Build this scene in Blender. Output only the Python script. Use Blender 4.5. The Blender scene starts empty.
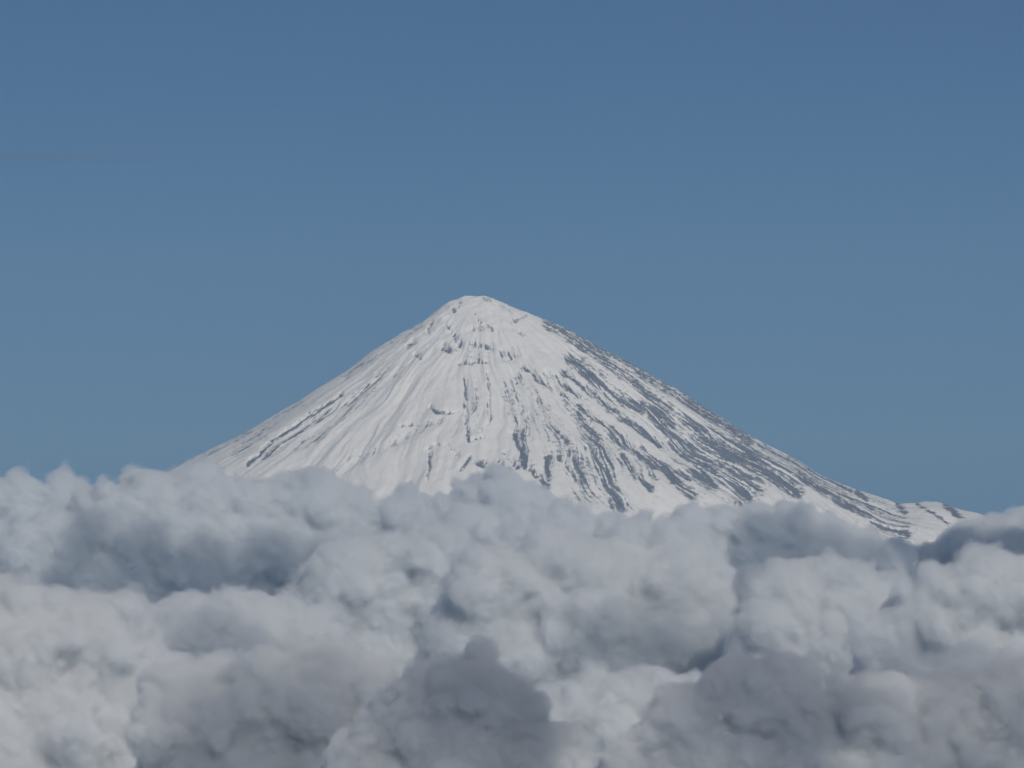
import bpy, math, time
import numpy as np
T0 = time.time()
R = math.radians
scene = bpy.context.scene
COL = scene.collection

# ------------------------------------------------------------------ scale
# 1 unit = 100 m.  The viewer is 4.2 km up, the peak is 50 km away, 5.6 km tall.
ZC = 42.0                 # height of the viewer
YM = 500.0                # distance of the mountain axis
S = 1.953125e-4           # radians per pixel of the long lens
HOR = 440.0               # picture row of the horizontal direction
SUN_EL, SUN_AZ = 38.0, 20.0   # azimuth: degrees to the right of straight behind the viewer


def at(px, py, Y):
    return np.array([(px - 512) * S * Y, Y, ZC + (HOR - py) * S * Y])


# ------------------------------------------------------------------ noise
_rng = np.random.default_rng(7)
PERM = np.tile(_rng.permutation(256), 4)
_ga = _rng.uniform(0, 2 * math.pi, 256)
GX, GY = np.cos(_ga), np.sin(_ga)


def perlin2(x, y, seed=0):
    x = np.asarray(x, np.float64); y = np.asarray(y, np.float64)
    xi = np.floor(x).astype(np.int64); yi = np.floor(y).astype(np.int64)
    xf = x - xi; yf = y - yi
    u = xf * xf * xf * (xf * (xf * 6 - 15) + 10); v = yf * yf * yf * (yf * (yf * 6 - 15) + 10)
    def g(ix, iy, fx, fy):
        h = PERM[(PERM[(ix + seed * 37) & 255] + iy) & 255]
        return GX[h] * fx + GY[h] * fy
    a = g(xi, yi, xf, yf); b = g(xi + 1, yi, xf - 1, yf)
    c = g(xi, yi + 1, xf, yf - 1); d = g(xi + 1, yi + 1, xf - 1, yf - 1)
    return 1.5 * ((a + u * (b - a)) * (1 - v) + (c + u * (d - c)) * v)


def fbm2(x, y, octs=4, seed=0, gain=0.5, lac=2.03):
    s = 0; a = 1.0; f = 1.0
    for k in range(octs):
        s = s + a * perlin2(x * f + 11.3 * k, y * f - 7.7 * k, seed + k); a *= gain; f *= lac
    return s


def sstep(a, b, x):
    t = np.clip((x - a) / (b - a), 0, 1)
    return t * t * (3 - 2 * t)


# a tile of isotropic band-limited 3-D noise (filtered white noise, it repeats without a seam), looked up for the shape of the clouds
def noise_tile(n=96, cells=12, seed=3):
    r = np.fft.rfftn(np.random.default_rng(seed).normal(size=(n, n, n)))
    f = np.fft.fftfreq(n) * n; fr = np.fft.rfftfreq(n) * n
    k = np.sqrt(f[:, None, None] ** 2 + f[None, :, None] ** 2 + fr[None, None, :] ** 2) / cells
    t = np.fft.irfftn(r * np.exp(-((k - .75) / .38) ** 2), s=(n, n, n))
    return (t / t.std()).astype(np.float32)


TILES = [noise_tile(seed=s) for s in (3, 4, 5)]


def noise3(X, Y, Z, k):                        # X, Y, Z open grids in cells of the tile (12 per period)
    t = TILES[k % 3]; n = 96
    def ix(c):
        c = (c * 8.0) % n
        i = np.floor(c).astype(int)
        return i % n, (i + 1) % n, (c - i).astype(np.float32)
    a0, a1, fa = ix(X); b0, b1, fb = ix(Y); c0, c1, fc = ix(Z)
    v = t[a0] * (1 - fa)[:, None, None] + t[a1] * fa[:, None, None]
    v = v[:, b0] * (1 - fb)[None, :, None] + v[:, b1] * fb[None, :, None]
    return v[:, :, c0] * (1 - fc) + v[:, :, c1] * fc


# ------------------------------------------------------------------ mesh helpers
def mesh_obj(name, verts, quads, mat, smooth=True):
    me = bpy.data.meshes.new(name)
    nv, nq = len(verts), len(quads)
    me.vertices.add(nv); me.vertices.foreach_set('co', np.asarray(verts, np.float32).ravel())
    me.loops.add(nq * 4); me.loops.foreach_set('vertex_index', np.asarray(quads, np.int32).ravel())
    me.polygons.add(nq)
    me.polygons.foreach_set('loop_start', np.arange(0, nq * 4, 4, dtype=np.int32))
    me.update(calc_edges=True); me.validate()
    me.polygons.foreach_set('use_smooth', np.full(len(me.polygons), smooth))
    if mat: me.materials.append(mat)
    o = bpy.data.objects.new(name, me); COL.objects.link(o)
    return o


def surface_nets(F, origin, h):
    """closed quad surface of F = 0 (F < 0 inside); F is positive on the border"""
    ins = F < 0
    sx, sy, sz = F.shape
    cnt = np.zeros((sx - 1, sy - 1, sz - 1), np.int8)
    c8 = [(i, j, k) for i in (0, 1) for j in (0, 1) for k in (0, 1)]
    for i, j, k in c8:
        cnt += ins[i:sx - 1 + i, j:sy - 1 + j, k:sz - 1 + k]
    ci = np.argwhere((cnt > 0) & (cnt < 8))
    idx = np.full(cnt.shape, -1, np.int32); idx[ci[:, 0], ci[:, 1], ci[:, 2]] = np.arange(len(ci))
    val = {c: F[ci[:, 0] + c[0], ci[:, 1] + c[1], ci[:, 2] + c[2]] for c in c8}
    acc = np.zeros((len(ci), 3)); n = np.zeros(len(ci))
    for a in c8:
        for ax in range(3):
            if a[ax]: continue
            b = list(a); b[ax] = 1; b = tuple(b)
            va, vb = val[a], val[b]
            m = (va < 0) != (vb < 0)
            t = np.where(m, va / np.where(m, va - vb, 1), 0)
            p = np.array(a, float)[None] + 0 * acc; p[:, ax] += t
            acc[m] += p[m]; n[m] += 1
    V = (ci + acc / n[:, None]) * h + origin
    Q = []
    for ax in range(3):
        u, v = [(1, 2), (2, 0), (0, 1)][ax]
        sl0 = [slice(None)] * 3; sl1 = [slice(None)] * 3
        sl0[ax] = slice(0, -1); sl1[ax] = slice(1, None)
        e = np.argwhere(ins[tuple(sl0)] != ins[tuple(sl1)])
        s0 = ins[e[:, 0], e[:, 1], e[:, 2]]
        def cell(du, dv):
            c = e.copy(); c[:, u] -= du; c[:, v] -= dv
            return idx[c[:, 0], c[:, 1], c[:, 2]]
        q = np.stack([cell(1, 1), cell(0, 1), cell(0, 0), cell(1, 0)], 1)
        q[~s0] = q[~s0][:, ::-1]
        Q.append(q)
    return V, np.concatenate(Q)


def largest_piece(V, Q):
    lab = np.arange(len(V))
    while True:                                    # label spreading over the quads
        m = lab[Q].min(1)
        new = lab.copy()
        np.minimum.at(new, Q.ravel(), np.repeat(m, 4))
        new = new[new]
        if (new == lab).all(): break
        lab = new
    u, c = np.unique(lab, return_counts=True)
    keep = lab == u[c.argmax()]
    remap = np.cumsum(keep) - 1
    return V[keep], remap[Q[keep[Q].all(1)]]


# ------------------------------------------------------------------ materials
def new_mat(name):
    m = bpy.data.materials.new(name); m.use_nodes = True
    nt = m.node_tree; nt.nodes.clear()
    return m, nt, nt.nodes.new('ShaderNodeOutputMaterial')


def cloud_mat(name, density, albedo=(0.964, 0.977, 0.991), g=0.0):
    m, nt, out = new_mat(name)
    v = nt.nodes.new('ShaderNodeVolumeScatter')
    v.inputs['Color'].default_value = (*albedo, 1)
    v.inputs['Density'].default_value = density
    v.inputs['Anisotropy'].default_value = g
    b = nt.nodes.new('ShaderNodeVolumeAbsorption')
    b.inputs['Color'].default_value = (*albedo, 1); b.inputs['Density'].default_value = density
    a = nt.nodes.new('ShaderNodeAddShader')
    nt.links.new(v.outputs[0], a.inputs[0]); nt.links.new(b.outputs[0], a.inputs[1])
    nt.links.new(a.outputs[0], out.inputs['Volume'])
    return m


def mountain_mat():
    m, nt, out = new_mat('snow_rock_and_shade')
    N = nt.nodes.new; L = nt.links.new
    b = N('ShaderNodeBsdfPrincipled'); b.inputs['Roughness'].default_value = 0.75
    b.inputs['Specular IOR Level'].default_value = 0.2
    at_ = N('ShaderNodeAttribute'); at_.attribute_name = 'rock'
    geo = N('ShaderNodeTexCoord')
    n1 = N('ShaderNodeTexNoise'); n1.inputs['Scale'].default_value = 2.2; n1.inputs['Detail'].default_value = 6
    L(geo.outputs['Object'], n1.inputs['Vector'])
    add = N('ShaderNodeMath'); add.operation = 'MULTIPLY_ADD'
    L(n1.outputs['Fac'], add.inputs[0]); add.inputs[1].default_value = 0.9; L(at_.outputs['Fac'], add.inputs[2])
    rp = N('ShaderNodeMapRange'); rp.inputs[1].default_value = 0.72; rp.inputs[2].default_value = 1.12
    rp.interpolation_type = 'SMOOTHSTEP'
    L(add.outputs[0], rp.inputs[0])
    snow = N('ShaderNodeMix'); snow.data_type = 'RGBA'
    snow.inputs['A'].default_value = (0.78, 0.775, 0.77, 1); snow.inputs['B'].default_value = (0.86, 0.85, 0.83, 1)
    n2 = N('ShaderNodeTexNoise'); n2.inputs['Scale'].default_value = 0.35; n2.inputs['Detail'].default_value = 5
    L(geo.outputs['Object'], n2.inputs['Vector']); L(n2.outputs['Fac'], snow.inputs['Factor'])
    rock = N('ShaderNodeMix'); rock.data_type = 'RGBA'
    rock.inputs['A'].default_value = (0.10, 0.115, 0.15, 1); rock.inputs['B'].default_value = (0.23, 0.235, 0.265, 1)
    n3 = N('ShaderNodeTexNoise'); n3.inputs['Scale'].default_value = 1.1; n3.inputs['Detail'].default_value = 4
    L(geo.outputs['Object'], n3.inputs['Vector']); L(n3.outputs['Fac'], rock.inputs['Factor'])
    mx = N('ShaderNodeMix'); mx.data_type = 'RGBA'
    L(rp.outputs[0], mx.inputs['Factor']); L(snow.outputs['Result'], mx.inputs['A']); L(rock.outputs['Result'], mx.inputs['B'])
    L(mx.outputs['Result'], b.inputs['Base Color'])
    bump = N('ShaderNodeBump'); bump.inputs['Strength'].default_value = 0.12; bump.inputs['Distance'].default_value = 0.12
    L(n1.outputs['Fac'], bump.inputs['Height']); L(bump.outputs[0], b.inputs['Normal'])
    L(b.outputs[0], out.inputs['Surface'])
    return m


def ground_mat():
    m, nt, out = new_mat('high_plain')
    N = nt.nodes.new; L = nt.links.new
    b = N('ShaderNodeBsdfPrincipled'); b.inputs['Roughness'].default_value = 0.95
    tc = N('ShaderNodeTexCoord')
    n = N('ShaderNodeTexNoise'); n.inputs['Scale'].default_value = 0.05; n.inputs['Detail'].default_value = 8
    L(tc.outputs['Object'], n.inputs['Vector'])
    cr = N('ShaderNodeValToRGB')
    cr.color_ramp.elements[0].position = 0.35; cr.color_ramp.elements[0].color = (0.16, 0.13, 0.10, 1)
    cr.color_ramp.elements[1].position = 0.62; cr.color_ramp.elements[1].color = (0.7, 0.7, 0.7, 1)
    L(n.outputs['Fac'], cr.inputs[0]); L(cr.outputs[0], b.inputs['Base Color']); L(b.outputs[0], out.inputs['Surface'])
    return m


# ------------------------------------------------------------------ the mountain
CX, PEAK = (482 - 512) * S * YM, ZC + (HOR - 296) * S * YM
U = S * YM                                          # units per pixel at the peak
LEFT = [(482, 296), (463, 296), (457.8, 299), (448, 301.4), (423.4, 321.7), (400, 334.2), (371, 352.5), (350, 369), (318, 388.5), (299, 401),
        (277.5, 413.4), (252.5, 429), (227.5, 441.5), (193, 459), (150, 484), (100, 510), (20, 545), (-120, 590), (-400, 640), (-900, 690)]
RIGHT = [(482, 296), (490, 296.5), (495.3, 299.8), (517, 309), (534, 315.5), (548, 320.8), (571.5, 331.3), (601, 348.4), (635.6, 366.2), (654, 376.8), (680, 390.5),
         (702.5, 407), (733.8, 427), (765, 446), (800, 462.5), (820, 475.8), (842, 485), (859, 491.6), (882.5, 498.6), (898, 504.3), (913, 504), (929, 502),
         (945, 504), (957.5, 510), (976, 512.5), (1000, 522), (1060, 548), (1200, 600), (1500, 655), (1900, 690)]
FRONT = [(0, 0), (10, 1.5), (22, 9), (60, 36), (110, 70), (170, 110), (240, 152), (330, 205), (430, 255), (560, 310), (760, 360), (1380, 394)]


def profile(tab, r, kind):
    t = np.array(tab, float)
    if kind == 'l': x, d = (482 - t[:, 0]), t[:, 1] - 296
    elif kind == 'r': x, d = t[:, 0] - 482, t[:, 1] - 296
    else: x, d = t[:, 0], t[:, 1]
    rs = np.arange(0, 160, .12); v = np.interp(rs, x * U, d * U)
    ker = np.ones(9) / 9; v[4:-4] = np.convolve(v, ker, 'valid')
    return np.interp(r, rs, v)


# streaks of bare rock and broad faint zones of painted gully shade: (polyline in picture pixels, half width in pixels, strength)
ROCK_AND_SHADE = [
    ([(517, 375), (511, 398), (518, 420), (528, 448)], 8.0, .50), ([(540, 398), (556, 428), (572, 455), (590, 490)], 13.0, .42),  # the broad faint zones put soft gully shade into the rock mask
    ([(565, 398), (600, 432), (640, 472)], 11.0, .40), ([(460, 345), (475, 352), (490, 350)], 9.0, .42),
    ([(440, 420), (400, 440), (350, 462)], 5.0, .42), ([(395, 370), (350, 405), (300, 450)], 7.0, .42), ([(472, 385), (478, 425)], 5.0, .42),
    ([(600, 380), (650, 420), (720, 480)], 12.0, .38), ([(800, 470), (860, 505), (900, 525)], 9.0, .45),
    ([(548, 323), (571, 333), (600, 350), (640, 371), (680, 394), (720, 420), (748, 440)], 5.0, 1.0),
    ([(573, 356), (583, 366), (595, 377), (612, 392), (628, 402), (640, 406)], 6.0, 1.0),
    ([(560, 328), (577, 342)], 4.0, 1.0),
    ([(577, 342), (595, 352), (612, 365), (640, 385), (656, 400), (674, 414), (692, 424), (712, 436)], 4.0, 1.0),
    ([(546, 372), (567, 387), (578, 394)], 2.6, .9),
    ([(564, 370), (582, 384), (601, 400), (622, 417), (660, 443)], 2.8, .9),
    ([(534, 374), (559, 392), (600, 420), (622, 435), (660, 459), (690, 479)], 2.0, .75),
    ([(587, 421), (597, 445), (603, 463), (609, 484), (619, 504)], 6.0, 1.0),
    ([(609, 435), (628, 445), (640, 451), (653, 463)], 4.0, .95),
    ([(528, 418), (525, 432), (525, 445)], 5.0, .62),
    ([(549, 455), (546, 470), (545, 484)], 4.5, .72),
    ([(559, 455), (568, 465), (574, 479)], 3.0, .8),
    ([(570, 450), (576, 462), (583, 480)], 4.0, .85),
    ([(579, 410), (584, 425), (587, 443)], 5.0, .8),
    ([(656, 411), (668, 430), (681, 449), (696, 463), (712, 480)], 8.0, .82),
    ([(691, 444), (703, 455), (716, 468)], 6.0, .85),
    ([(705, 437), (722, 452), (734, 468), (748, 487)], 11.0, .95),
    ([(721, 440), (749, 457), (773, 473), (797, 490)], 5.5, 1.0),
    ([(748, 448), (775, 462), (800, 472), (826, 484)], 3.0, .6),
    ([(645, 453), (665, 468), (679, 481), (692, 494)], 4.0, .9),
    ([(620, 455), (634, 468), (650, 486)], 4.0, .75),
    ([(800, 474), (820, 487), (842, 501), (861, 511), (882, 525), (906, 534)], 4.0, .85),
    ([(857, 492), (872, 507)], 2.5, .85),
    ([(898, 504), (904, 512)], 2.5, .8), ([(917, 504), (931, 512), (948, 523)], 1.4, .8), ([(945, 505), (961, 518)], 2.0, .85),
    ([(760, 446), (800, 466), (850, 490)], 3.0, .62),
    ([(342, 394), (335, 399), (302, 420), (271, 441), (248, 464)], 1.5, .95),
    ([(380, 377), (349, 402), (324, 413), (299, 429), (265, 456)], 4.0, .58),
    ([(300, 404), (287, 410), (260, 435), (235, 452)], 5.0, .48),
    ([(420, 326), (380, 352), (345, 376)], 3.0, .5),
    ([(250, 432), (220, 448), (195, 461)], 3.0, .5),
    ([(457, 336), (460, 343)], 3.5, 1.0), ([(444, 346), (450, 349)], 3.2, .9), ([(502, 353), (513, 355)], 4.5, 1.0), ([(416, 354), (419, 357)], 2.0, .9),
    ([(453, 307), (454, 311)], 1.6, .8), ([(408, 345), (414, 341)], 2.5, .7), ([(470, 342), (478, 344)], 2.6, .7), ([(482, 343), (487, 347)], 2.2, .95),
    ([(460, 363), (472, 362), (486, 360)], 1.6, .85), ([(470, 355), (480, 357)], 2.0, .6), ([(470, 330), (488, 327)], 2.0, .55), ([(520, 331), (522, 334)], 1.5, .8),
    ([(522, 366), (533, 371), (538, 380)], 1.7, 1.0), ([(512, 321), (526, 316)], 1.5, .7), ([(462, 300), (458, 306)], 1.3, .7), ([(483, 298), (491, 301)], 1.3, .75), ([(474, 312), (480, 322)], 1.5, .6), ([(500, 306), (512, 312)], 1.2, .65), ([(446, 326), (450, 333)], 1.6, .75), ([(432, 322), (428, 332)], 1.6, .7), ([(488, 325), (492, 329)], 1.5, .8),
    ([(465, 379), (466, 411), (467, 431), (469, 440)], 1.6, .9), ([(469, 440), (482, 437)], 1.5, .75),
    ([(488, 373), (489, 407), (489, 420), (480, 430)], 1.4, .65),
    ([(519, 375), (513, 390), (519, 400), (521, 412), (519, 430)], 2.6, .62),
    ([(431, 407), (437, 411), (450, 412), (457, 411)], 1.5, .85),
    ([(427, 448), (434, 444), (446, 444), (458, 455)], 1.3, .65), ([(430, 452), (428, 478)], 1.4, .6),
    ([(469, 457), (461, 468)], 1.8, .85), ([(478, 461), (484, 463)], 3.0, .9), ([(501, 463), (508, 470)], 3.0, .9),
    ([(513, 432), (520, 447), (525, 461), (536, 474)], 2.8, .8), ([(524, 458), (526, 463)], 4.0, .9),
    ([(505, 452), (516, 466)], 2.5, .6), ([(400, 425), (432, 424)], 1.2, .55),
]


def build_mountain():
    th_f = np.linspace(math.pi * 0.97, math.pi * 2.03, 1500)      # the side towards the viewer
    th_b = np.linspace(math.pi * 2.03, math.pi * 2.97, 260)[1:-1]
    th = np.concatenate([th_f, th_b])
    ru = np.concatenate([np.linspace(0.02, 1.0, 14)[:-1], np.linspace(1.0, 46, 520), 46 + 90 * np.linspace(0, 1, 70)[1:] ** 1.6])
    TH, RR = np.meshgrid(th, ru)
    x, y = np.cos(TH) * RR, np.sin(TH) * RR
    c = np.cos(TH)
    pl, pr, pf = profile(LEFT, RR, 'l'), profile(RIGHT, RR, 'r'), profile(FRONT, RR, 'f')
    wl, wr = np.where(c < 0, c * c, 0), np.where(c > 0, c * c, 0)
    # the shoulder far out on the right flank is a spur, not a ring
    base = np.interp(RR, [0, 36, 50, 80], [0, 0, 0, 0])
    wl = wl ** 1.2; wr = wr ** (1.2 + 3.5 * sstep(33, 42, RR))
    drop = pl * wl + pr * wr + pf * (1 - wl - wr)
    # ribs and gullies down the fall line: width grows with the distance from the top
    lr = np.log(RR + 2.5)
    thw = TH + 0.055 * fbm2(x * 0.09, y * 0.09, 3, 21)
    amp = sstep(0.8, 14, RR)
    g1 = fbm2(thw * 7.0, lr * 1.3, 3, 31)
    g2 = 1 - np.abs(fbm2(thw * 17.0 + 3, lr * 2.2, 3, 41)) * 2
    g3 = 1 - np.abs(fbm2(thw * 38.0 + 9, lr * 3.6 + 2, 3, 51)) * 2
    g4 = fbm2(thw * 95.0, lr * 9.0, 2, 61)
    mod = sstep(-.45, .6, fbm2(x * .12 + 5, y * .12, 2, 65)) * (.35 + .65 * sstep(-.1, .7, c) + .25 * sstep(.3, 1, -c))
    mod2 = sstep(-.5, .7, fbm2(TH * 3.1 + 2, lr * 1.7, 2, 68))
    rib = (0.36 + .26 * sstep(-.4, .3, c)) * g1 + 0.10 * mod2 * fbm2(thw * 19 + 1.2 * g1, lr * 2.6, 3, 67) + mod * (0.10 * (g2 - .5) + 0.05 * (g3 - .5) * sstep(6, 22, RR) + 0.015 * g4 * sstep(10, 26, RR))
    side = sstep(0.985, 0.8, np.abs(c)) * 0.75 + 0.25      # the outline stays the traced one
    h = amp * rib * (0.55 + RR / 46.0) * side
    h += 0.06 * fbm2(x * 0.35, y * 0.35, 3, 71) * amp * side + 0.012 * fbm2(x * 2.2, y * 2.2, 2, 81)
    h += 0.07 * fbm2(x * 1.1, y * 1.1, 3, 77) * sstep(16, 3, RR) + 0.035 * fbm2(x * 1.3 + 7, y * 1.3, 3, 78)
    # benches of rock across the upper face
    bench = np.exp(-((RR - 5.2 + 1.0 * fbm2(TH * 4, RR * .2, 2, 91)) / 0.55) ** 2)
    h += 0.16 * bench * (0.5 + fbm2(TH * 12, RR * .5, 2, 95)) * side
    z = PEAK - drop + h
    X, Y, Z = CX + x, YM + y, z
    # where each point shows from the viewpoint, for the traced rock streaks and painted gully shade
    px = 512 + X / (S * Y); py = HOR - (Z - ZC) / (S * Y)
    pot = np.zeros_like(px)
    front = (np.sin(TH) < 0.16) & (RR < 60)
    fi = np.nonzero(front.ravel())[0]
    fx, fy = px.ravel()[fi], py.ravel()[fi]
    wob = 1.6 * fbm2(fx * .09, fy * .09, 3, 101); wob2 = 1.6 * fbm2(fx * .09 + 40, fy * .09, 3, 105)
    fx2, fy2 = fx + wob, fy + wob2
    pf_ = np.zeros(len(fi))
    for line, w, st in ROCK_AND_SHADE:
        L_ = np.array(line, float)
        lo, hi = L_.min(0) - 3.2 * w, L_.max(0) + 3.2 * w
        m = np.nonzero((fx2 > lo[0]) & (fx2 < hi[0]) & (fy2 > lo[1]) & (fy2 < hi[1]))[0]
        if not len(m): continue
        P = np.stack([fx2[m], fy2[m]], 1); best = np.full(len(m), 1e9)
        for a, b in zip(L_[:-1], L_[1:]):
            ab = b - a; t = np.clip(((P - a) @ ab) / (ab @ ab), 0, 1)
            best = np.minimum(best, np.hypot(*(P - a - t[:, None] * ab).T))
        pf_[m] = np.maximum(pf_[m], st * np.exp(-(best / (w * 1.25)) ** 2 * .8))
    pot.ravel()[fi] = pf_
    # small outcrops everywhere, more on the wind-swept right flank
    streak = fbm2(thw * 52, lr * 4.5, 3, 111)
    spk = fbm2(x * 2.4, y * 2.4, 3, 121)
    bias = 0.04 + 0.05 * sstep(.0, .8, c) + 0.02 * sstep(.3, 1., -c) + .10 * sstep(20, 30, RR) * sstep(-.1, .3, c)
    fine = fbm2(thw * 130, lr * 7, 2, 115)
    mid = fbm2(thw * 60 + 30, lr * 14, 3, 118)
    low = sstep(5, 30, RR)
    coarse = fbm2(thw * 22 + 13, lr * 3.0, 3, 119)
    rock = pot * (0.58 + 0.30 * streak + 0.30 * fine + .15 * mid + .34 * coarse) + .05 * coarse + bias + 0.07 * streak + 0.10 * fine * (.3 + low) + 0.06 * spk + .07 * mid  # bare rock, with the painted gully shade in the same mask
    rock = np.where(RR > 60, 0.3, rock)
    Z = Z + 0.10 * sstep(.3, .9, pot) * fbm2(x * 3.5, y * 3.5, 2, 131) - 0.24 * sstep(.02, .75, pot) * side * sstep(1, 8, RR)
    nth, nr = len(th), len(ru)
    V = np.stack([X, Y, Z], -1).reshape(-1, 3)
    V = np.vstack([V, [[CX, YM, PEAK + .02]]])
    i = np.arange(nr - 1)[:, None] * nth; j = np.arange(nth)[None]; jn = (j + 1) % nth
    Q = np.stack([i + j, i + jn, i + nth + jn, i + nth + j], -1).reshape(-1, 4)[:, ::-1]
    o = mesh_obj('mountain', V[:-1], Q, mountain_mat())
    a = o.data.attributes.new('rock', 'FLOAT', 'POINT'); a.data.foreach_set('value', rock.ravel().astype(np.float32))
    o['kind'] = 'structure'; o['label'] = 'snow covered volcano cone with dark rock streaks rising above the clouds'
    return o


# ------------------------------------------------------------------ clouds
TO_SUN = np.array([math.sin(R(SUN_AZ)) * math.cos(R(SUN_EL)), -math.cos(R(SUN_AZ)) * math.cos(R(SUN_EL)), math.sin(R(SUN_EL))])


def cloud(puffs, Y, label, density, seed, depth=1.0, up=0.0, vox=None, under=1.0, extra=(), rough=0.5, warp=0.25, levels=2):
    """puffs: (px, py, r px[, dy]) the heaped tops; each is a ball with smaller balls growing on it"""
    rg = np.random.default_rng(seed)
    k = S * Y
    B, body = [], []
    for p in puffs:
        px, py, r = p[:3]; dy = p[3] if len(p) > 3 else 0.0
        rr = r * k
        c = at(px, py, Y) + np.array([0, dy, 0]) + up * TO_SUN
        B.append((*c, rr * rg.uniform(1.05, 1.3)))
        # smaller heads beside it
        for q in range(2):
            f = rg.uniform(.4, .7)
            B.append((c[0] + rg.uniform(-1, 1) * rr, c[1] + rg.uniform(-.9, .5) * rr, c[2] + rg.uniform(-.55, .25) * rr, rr * f))
        if up: continue
        # the slope of the heap: lower and nearer
        for q in range(2):
            f = rg.uniform(.5, .95); t = rg.uniform(.35, 1.0)
            B.append((c[0] + rg.normal() * .6 * rr, c[1] - t * .55 * rr * depth, c[2] - t * 1.3 * rr * under, rr * f * .9))
        # the body behind and below
        body.append((c[0] + rg.normal() * .3 * rr, c[1] + (.7 + .4 * rg.random()) * rr * depth, c[2] - .6 * rr * under, rr * 1.05))
        body.append((c[0] + rg.normal() * .4 * rr, c[1] + rg.normal() * .4 * rr, c[2] - 1.5 * rr * under, rr * 1.25))
        body.append((c[0] + rg.normal() * .4 * rr, c[1] + 1.6 * rr * depth, c[2] - 1.3 * rr * under, rr * 1.1))
    if up:                                         # thin bridges keep an added shading cloud in one piece
        for p, q in zip(B[::3][:-1], B[::3][1:]):
            d_ = math.dist(p[:3], q[:3]); n_ = int(d_ / (.6 * min(p[3], q[3])))
            B += [tuple(p[i] + (q[i] - p[i]) * t / (n_ + 1) for i in range(3)) + (.8 * min(p[3], q[3]),) for t in range(1, n_ + 1)]
    B += list(extra)
    B = np.array(B); body = np.array(body)
    balls = [B, body] if len(body) else [B]
    cur = B
    for lev in range(levels):
        nk = [18, 5][lev]
        n = len(cur) * nk
        par = np.repeat(cur, nk, 0)
        d = rg.normal(size=(n, 3)); d[:, 2] = np.abs(d[:, 2]) * .9 - .25; d /= np.linalg.norm(d, axis=1)[:, None]
        f = rg.uniform(.13, .38, n) if lev == 0 else rg.uniform(.25, .5, n)
        r = par[:, 3] * f
        ch = np.column_stack([par[:, :3] + d * (par[:, 3] * rg.uniform(.84, 1.04, n))[:, None], r])
        balls.append(ch); cur = ch
    A = np.vstack(balls)
    h = vox or max(np.median([p[2] for p in puffs]) * k * .062, 0.02)
    lo = (A[:, :3] - A[:, 3:]).min(0) - 4 * h; hi = (A[:, :3] + A[:, 3:]).max(0) + 4 * h
    n = np.ceil((hi - lo) / h).astype(int) + 1
    rm = float(np.median([p[2] for p in puffs])) * k
    band = max(3 * h, .20 * rm)
    lo -= band; n = n + np.int64(np.ceil(2 * band / h))
    F = np.full(n, band, np.float32)
    gx, gy, gz = [lo[i] + np.arange(n[i]) * h for i in range(3)]
    for cx, cy, cz, r in A:
        if r < 1.2 * h: continue
        m = r + band
        i0, i1 = np.searchsorted(gx, (cx - m, cx + m)); j0, j1 = np.searchsorted(gy, (cy - m, cy + m)); k0, k1 = np.searchsorted(gz, (cz - m, cz + m))
        d = np.sqrt((gx[i0:i1, None, None] - cx) ** 2 + (gy[None, j0:j1, None] - cy) ** 2 + (gz[None, None, k0:k1] - cz) ** 2) - r
        s = F[i0:i1, j0:j1, k0:k1]
        np.minimum(s, d.astype(np.float32), out=s)
    for ax in range(3):                            # round off the sharp creases between the balls
        F = .5 * F + .25 * (np.roll(F, 2, ax) + np.roll(F, -2, ax))
    nz = lambda c, q: noise3(gx / (rm * c), gy / (rm * c), gz / (rm * c), q)
    n1, n2, n3 = nz(.62, seed), nz(.27, seed + 1), nz(.115, seed + 2)
    F -= rough * rm * (.09 * (np.abs(n1) - .8) + .085 * (np.abs(n2) - .8) + .045 * (np.abs(n3) - .8))
    rag = rm * (.012 * n1 + .018 * n2 + .012 * n3)
    parts = []
    for iso, rg_, dens in ((-.045, .9, .40), (0, .3, .5), (.09, -.4, 1.5)) if not up else ((0, .3, 1.0),):
        G = F + iso * rm + rg_ * rag
        for ax in range(3):
            e = [slice(None)] * 3
            e[ax] = [0, -1]; G[tuple(e)] = band
        parts.append((*largest_piece(*surface_nets(G, lo, h)), dens))
    o = mesh_obj('cloud', parts[0][0], parts[0][1], cloud_mat('cloud_veil', density * parts[0][2]))
    for V, Q, dens in parts[1:]:
        c_ = mesh_obj('cloud_core', V, Q, cloud_mat('cloud_vapour', density * dens * 1.7)); c_.parent = o
    o['label'] = label; o['category'] = 'cloud'; o['group'] = 'added clouds out of view that shade the cloud sea' if up else 'heaped clouds around the foot of the mountain'
    print('cloud', label[:40], n, [len(p[0]) for p in parts], round(time.time() - T0, 1))
    return o


def lobes(x, y, cell, seed):
    """cell noise: domes of unit height"""
    gx, gy = x / cell, y / cell
    ix, iy = np.floor(gx).astype(int), np.floor(gy).astype(int)
    best = np.full(x.shape, -1.0)
    for dx in (-1, 0, 1):
        for dy in (-1, 0, 1):
            cx, cy = ix + dx, iy + dy
            h1 = PERM[(PERM[(cx + seed) & 255] + cy) & 255]; h2 = PERM[(h1 + 71) & 255]; h3 = PERM[(h2 + 33) & 255]
            rx = cx + .5 + (h1 / 255 - .5) * .8; ry = cy + .5 + (h2 / 255 - .5) * .8; rr = .55 + .45 * h3 / 255
            d2 = ((gx - rx) ** 2 + (gy - ry) ** 2) / rr ** 2
            best = np.maximum(best, np.sqrt(np.clip(1 - d2, 0, 1)) * rr)
    return np.maximum(best, 0)


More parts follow.
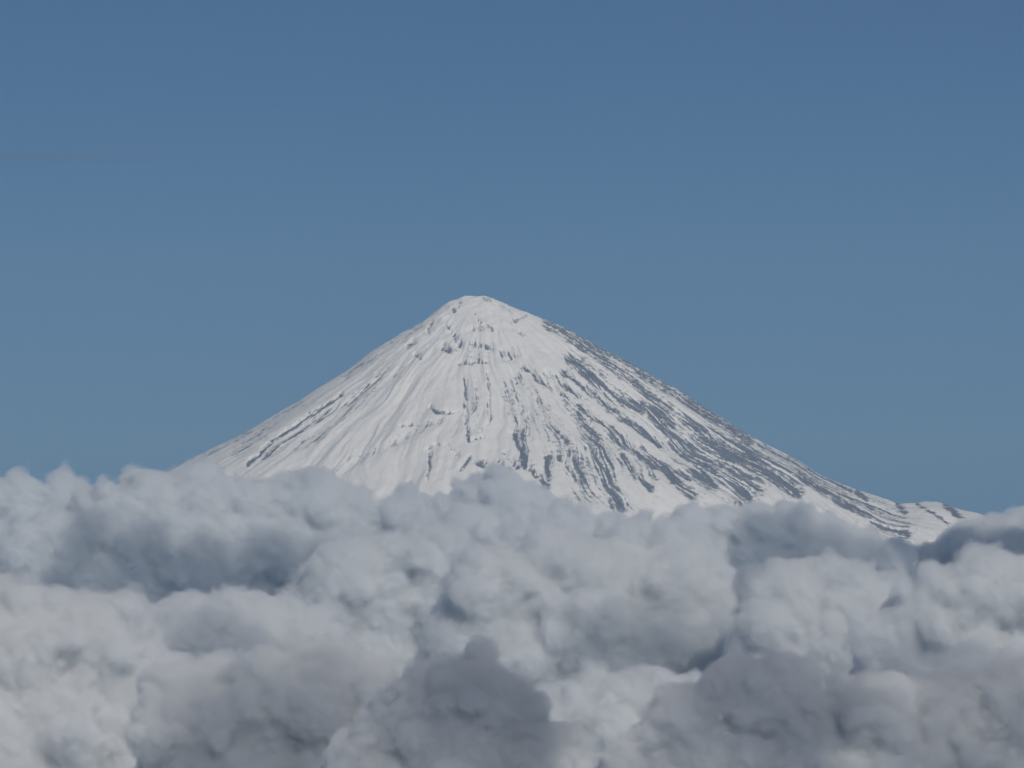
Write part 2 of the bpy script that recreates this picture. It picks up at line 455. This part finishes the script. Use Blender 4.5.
def build_cloud_layer():
    ys = np.concatenate([np.geomspace(45, 620, 560)])
    t = np.linspace(-1, 1, 520)
    Yg, Tg = np.meshgrid(ys, t, indexing='ij')
    Xg = Tg * (Yg * .22 + 36)
    top = np.interp(Yg, [45, 80, 150, 250, 400, 600], [32.0, 31.0, 27.0, 25.0, 27.0, 29.0])
    H = 2.2 * lobes(Xg, Yg, 22, 5) + 1.3 * lobes(Xg + 3, Yg, 9, 15) + .6 * lobes(Xg, Yg + 5, 3.6, 25) + .28 * lobes(Xg, Yg, 1.5, 35) * sstep(320, 200, Yg)
    H *= sstep(40, 200, Yg) * .8 + .35
    Zt = top + H - 2.0
    n0, n1 = Yg.shape
    Vt = np.stack([Xg, Yg, Zt], -1).reshape(-1, 3); Vb = np.stack([Xg, Yg, np.full_like(Zt, 18.5)], -1).reshape(-1, 3)
    N = n0 * n1
    i = np.arange(n0 - 1)[:, None] * n1; j = np.arange(n1 - 1)[None]
    q = np.stack([i + j, i + j + 1, i + n1 + j + 1, i + n1 + j], -1).reshape(-1, 4)
    Q = [q, q[:, ::-1] + N]
    def skirt(e):
        return np.stack([e[:-1], e[1:], e[1:] + N, e[:-1] + N], 1)
    e0 = np.arange(n1); e1 = (n0 - 1) * n1 + np.arange(n1); e2 = np.arange(n0) * n1; e3 = e2 + n1 - 1
    Q += [skirt(e0)[:, ::-1], skirt(e1), skirt(e2), skirt(e3)[:, ::-1]]
    o = mesh_obj('cloud_layer', np.vstack([Vt, Vb]), np.concatenate(Q), cloud_mat('low_cloud_vapour', 1.2))
    o['kind'] = 'stuff'
    return o


# ------------------------------------------------------------------ world, sun, camera
def light():
    w = bpy.data.worlds.new('World'); scene.world = w; w.use_nodes = True
    nt = w.node_tree; bg = nt.nodes['Background']
    sky = nt.nodes.new('ShaderNodeTexSky'); sky.sky_type = 'NISHITA'; sky.sun_disc = False
    sky.sun_elevation = R(SUN_EL)
    # towards the sun: x = sin(az), y = -cos(az)
    sky.sun_rotation = R(180 - SUN_AZ)
    sky.altitude = 5000; sky.air_density = 1.0; sky.dust_density = 0.3; sky.ozone_density = 10.0
    nt.links.new(sky.outputs[0], bg.inputs[0]); bg.inputs[1].default_value = 0.052
    s = bpy.data.lights.new('sun', 'SUN'); s.energy = 4.8; s.angle = R(0.53); s.color = (1, .928, .82)
    o = bpy.data.objects.new('sun', s); COL.objects.link(o)
    o.rotation_euler = (R(90 - SUN_EL), 0, R(SUN_AZ))
    o.location = (60, -60, 90)


def camera():
    c = bpy.data.cameras.new('camera'); o = bpy.data.objects.new('camera', c); COL.objects.link(o)
    c.sensor_width = 36; c.lens = 36 / (1024 * S); c.clip_start = 0.1; c.clip_end = 20000
    o.location = (0, 0, ZC); o.rotation_euler = (R(90) + (HOR - 384) * S, 0, 0)
    scene.camera = o


# ------------------------------------------------------------------ build
light(); camera()
g = mesh_obj('ground', [(-1200, -60, 15), (1200, -60, 15), (1200, 1600, 15), (-1200, 1600, 15)], [(0, 1, 2, 3)], ground_mat(), False)
g['kind'] = 'structure'
build_mountain(); print('mountain', round(time.time() - T0, 1))
build_cloud_layer(); print('layer', round(time.time() - T0, 1))

cloud([(20, 504, 28), (66, 506, 24), (-40, 502, 34), (120, 520, 26)], 540, 'pale cloud at the far end, against open sky left of the mountain', .8, 11)
cloud([(150, 507, 34), (205, 510, 32), (262, 514, 30), (310, 505, 30), (110, 530, 40), (180, 540, 45), (240, 550, 45), (300, 545, 40), (350, 525, 32), (400, 530, 30), (60, 560, 40)],
      430, 'wide bank of pale heaped cloud hiding the left foot of the mountain', 1.0, 12)
cloud([(470, 500, 17), (500, 495, 22), (530, 503, 17), (555, 512, 14), (445, 512, 14)], 452, 'small rounded cloud rising against the middle of the snowy slope', .7, 13)
cloud([(470, 535, 26), (520, 530, 24), (570, 532, 26), (610, 531, 18), (640, 539, 22)], 415, 'hazy grey cloud strip beside the small rounded cloud, just below the dark gullies', .8, 14)
cloud([(690, 528, 20), (720, 525, 18), (755, 530, 24), (790, 528, 22), (825, 540, 22), (860, 552, 20), (893, 562, 20), (760, 560, 34), (820, 570, 30)], 405, 'tattered grey cloud before the rock-streaked right flank of the mountain', .8, 15)
cloud([(935, 572, 24), (970, 557, 29), (1008, 553, 34), (1050, 553, 40), (990, 595, 40), (930, 600, 30)], 420, 'dark blue shaded cloud bank hiding the end of the snowy shoulder ridge', 1.0, 16)
cloud([(355, 590, 44), (405, 565, 34), (435, 570, 36), (390, 610, 50), (330, 620, 40), (450, 615, 45)], 330, 'rounded pale cloud heap between the wide left bank and the broad central mass', 1.2, 17)
cloud([(500, 600, 48), (560, 580, 46), (620, 590, 50), (680, 585, 44), (590, 640, 60), (520, 660, 52), (650, 660, 60), (470, 640, 44), (720, 620, 44)], 300, 'broad sunlit central cloud mass rising behind the dark rounded dome', 1.2, 18)
cloud([(790, 610, 44), (830, 595, 38), (870, 620, 44), (770, 650, 44), (840, 660, 50)], 290, 'sunlit cloud heap rising just behind the dark cloud peak', 1.2, 19)
cloud([(940, 620, 44), (990, 600, 44), (1040, 610, 50), (960, 670, 50), (1020, 680, 50), (900, 650, 36)], 270, 'pale cloud heap directly below the dark blue shaded bank', 1.3, 20)
cloud([(560, 725, 36), (600, 715, 36), (650, 705, 38), (620, 745, 44), (540, 750, 36), (690, 720, 36)], 235, 'low sunlit cloud filling the notch between the dark dome and the dark peak', 1.4, 27)
cloud([(190, 640, 40), (250, 640, 42), (300, 645, 38), (220, 680, 46), (150, 650, 34)], 270, 'low lumpy cloud in the hollow behind the long shaded foreground cloud', 1.3, 21)
cloud([(30, 660, 60), (90, 650, 52), (-30, 650, 56), (60, 730, 70), (130, 710, 52)], 190, 'big pale cloud heap filling the lower left corner', 1.8, 22)
cloud([(200, 730, 54), (270, 715, 52), (330, 700, 46), (380, 715, 46), (250, 780, 64), (350, 780, 60)], 160, 'long shaded grey foreground cloud to the left of the dark dome', 2.0, 23)
cloud([(432, 704, 36), (472, 706, 42), (510, 720, 36), (395, 735, 38), (460, 760, 55), (535, 765, 40), (365, 765, 36)], 150, 'dark blue shaded cloud dome with a crisp rounded top', 2.2, 24)
cloud([(690, 730, 44), (740, 700, 40), (780, 705, 40), (720, 770, 60), (800, 760, 55), (640, 765, 34)], 140, 'dark blue shaded cloud peak sloping up to a blunt top', 2.2, 25)
cloud([(880, 730, 50), (950, 725, 50), (1020, 720, 56), (910, 790, 60), (1000, 790, 60), (860, 780, 40)], 140, 'grey foreground cloud filling the lower right corner', 2.2, 26)

SHADE_CLOUD = 'loose cloud drifting high above the sea of clouds'  # clouds added out of view towards the sun, to cast dark patches


def broad(puffs, *dys):
    return [(*p, dy) for p in puffs for dy in dys]


cloud(broad([(400, 725, 40), (470, 705, 48), (520, 720, 40), (430, 765, 45), (500, 775, 50)], -2, 2), 150, SHADE_CLOUD, .20, 31, up=48)
cloud(broad([(680, 748, 42), (742, 712, 44), (788, 738, 42), (755, 785, 56), (930, 735, 36), (985, 765, 38)], -2, 2), 140, SHADE_CLOUD, .20, 32, up=48)
cloud(broad([(75, 560, 20), (125, 592, 24), (190, 600, 26), (250, 600, 26), (310, 598, 24), (350, 594, 18)], -6, -2, 2), 428, SHADE_CLOUD, .20, 33, up=95)
cloud(broad([(905, 575, 36), (950, 570, 40), (990, 570, 40), (1030, 572, 40), (960, 605, 36), (1010, 605, 36)], -4, 4), 412, SHADE_CLOUD, .28, 34, up=85)
cloud(broad([(755, 548, 20), (790, 548, 22), (830, 556, 22), (870, 570, 20)], -4, 4), 400, SHADE_CLOUD, .22, 35, up=85)
cloud([(580, 660, 30), (620, 640, 34), (660, 625, 30), (690, 650, 30), (640, 680, 34)], 296, SHADE_CLOUD, .16, 36, up=66)
cloud(broad([(200, 660, 34), (235, 690, 36), (280, 715, 36), (205, 720, 36), (320, 710, 34), (150, 740, 36)], -3, 2), 267, SHADE_CLOUD, .14, 37, up=80)
cloud(broad([(885, 760, 40), (945, 730, 40), (1005, 735, 44), (970, 775, 50), (1040, 770, 50)], -2, 2), 134, SHADE_CLOUD, .17, 40, up=48)
cloud(broad([(180, 755, 40), (240, 735, 44), (300, 720, 40), (355, 725, 40), (280, 775, 50), (200, 790, 50)], -2, 2), 158, SHADE_CLOUD, .13, 39, up=50)
cloud([(910, 660, 30), (955, 680, 34), (990, 700, 28), (870, 690, 26)], 267, SHADE_CLOUD, .14, 38, up=72)

def streak():
    m, nt, out = new_mat('dusky_vapour')
    v = nt.nodes.new('ShaderNodeVolumeScatter'); v.inputs['Color'].default_value = (.30, .34, .40, 1); v.inputs['Density'].default_value = .022
    b = nt.nodes.new('ShaderNodeVolumeAbsorption'); b.inputs['Color'].default_value = (.30, .34, .40, 1); b.inputs['Density'].default_value = .022
    a = nt.nodes.new('ShaderNodeAddShader')
    nt.links.new(v.outputs[0], a.inputs[0]); nt.links.new(b.outputs[0], a.inputs[1])
    nt.links.new(a.outputs[0], out.inputs['Volume'])
    gx = np.linspace(-24, 24, 140); gy = np.linspace(-9, 9, 40); gz = np.linspace(-2.2, 2.2, 46)
    X, Y, Z = np.meshgrid(gx, gy, gz, indexing='ij')
    c = at(20, 157, 620)
    Zw = Z - .30 * fbm2(X * .12, Y * .12, 3, 141)
    hgt = .62 + .45 * fbm2(X * .16 + 9, Y * .16, 3, 143)
    F = ((X / 19) ** 2 + (Y / 7) ** 2 + (Zw / np.maximum(hgt, .25)) ** 2 - 1).astype(np.float32)
    for q in (0, -1): F[q] = 1; F[:, q] = 1; F[:, :, q] = 1
    V, Q = largest_piece(*surface_nets(F, np.zeros(3), 1.0))
    V = V * np.array([gx[1] - gx[0], gy[1] - gy[0], gz[1] - gz[0]]) + np.array([gx[0], gy[0], gz[0]]) + c
    o = mesh_obj('cloud_streak', V, Q, m)
    o['label'] = 'thin dusky streak of vapour alone in the blue sky'; o['category'] = 'cloud'


streak()

hz_m, nt, out = new_mat('haze_air')
v = nt.nodes.new('ShaderNodeVolumePrincipled'); v.inputs['Color'].default_value = (.38, .67, 1, 1); v.inputs['Density'].default_value = 0.0007
nt.links.new(v.outputs[0], out.inputs['Volume'])
HZ = dict(x=(-1300, 1300), y=(-80, 1700), z=(14, 100))
vs = [(x, y, z) for z in HZ['z'] for y in HZ['y'] for x in HZ['x']]
hz = mesh_obj('haze', vs, [(0, 2, 3, 1), (4, 5, 7, 6), (0, 1, 5, 4), (1, 3, 7, 5), (3, 2, 6, 7), (2, 0, 4, 6)], hz_m, False)
hz['kind'] = 'stuff'

# ------------------------------------------------------------------ render settings
vs_ = scene.view_settings
scene.display_settings.display_device = 'sRGB'
vs_.view_transform = 'Standard'; vs_.look = 'None'; vs_.exposure = -0.9; vs_.gamma = 1; vs_.use_curve_mapping = False
scene.render.engine = 'CYCLES'
cy = scene.cycles
cy.max_bounces = 16; cy.volume_bounces = 12; cy.transparent_max_bounces = 64; cy.diffuse_bounces = 3
cy.use_denoising = True; cy.denoiser = 'OPENIMAGEDENOISE'
cy.use_adaptive_sampling = True; cy.adaptive_threshold = 0.02
print('script', round(time.time() - T0, 1))
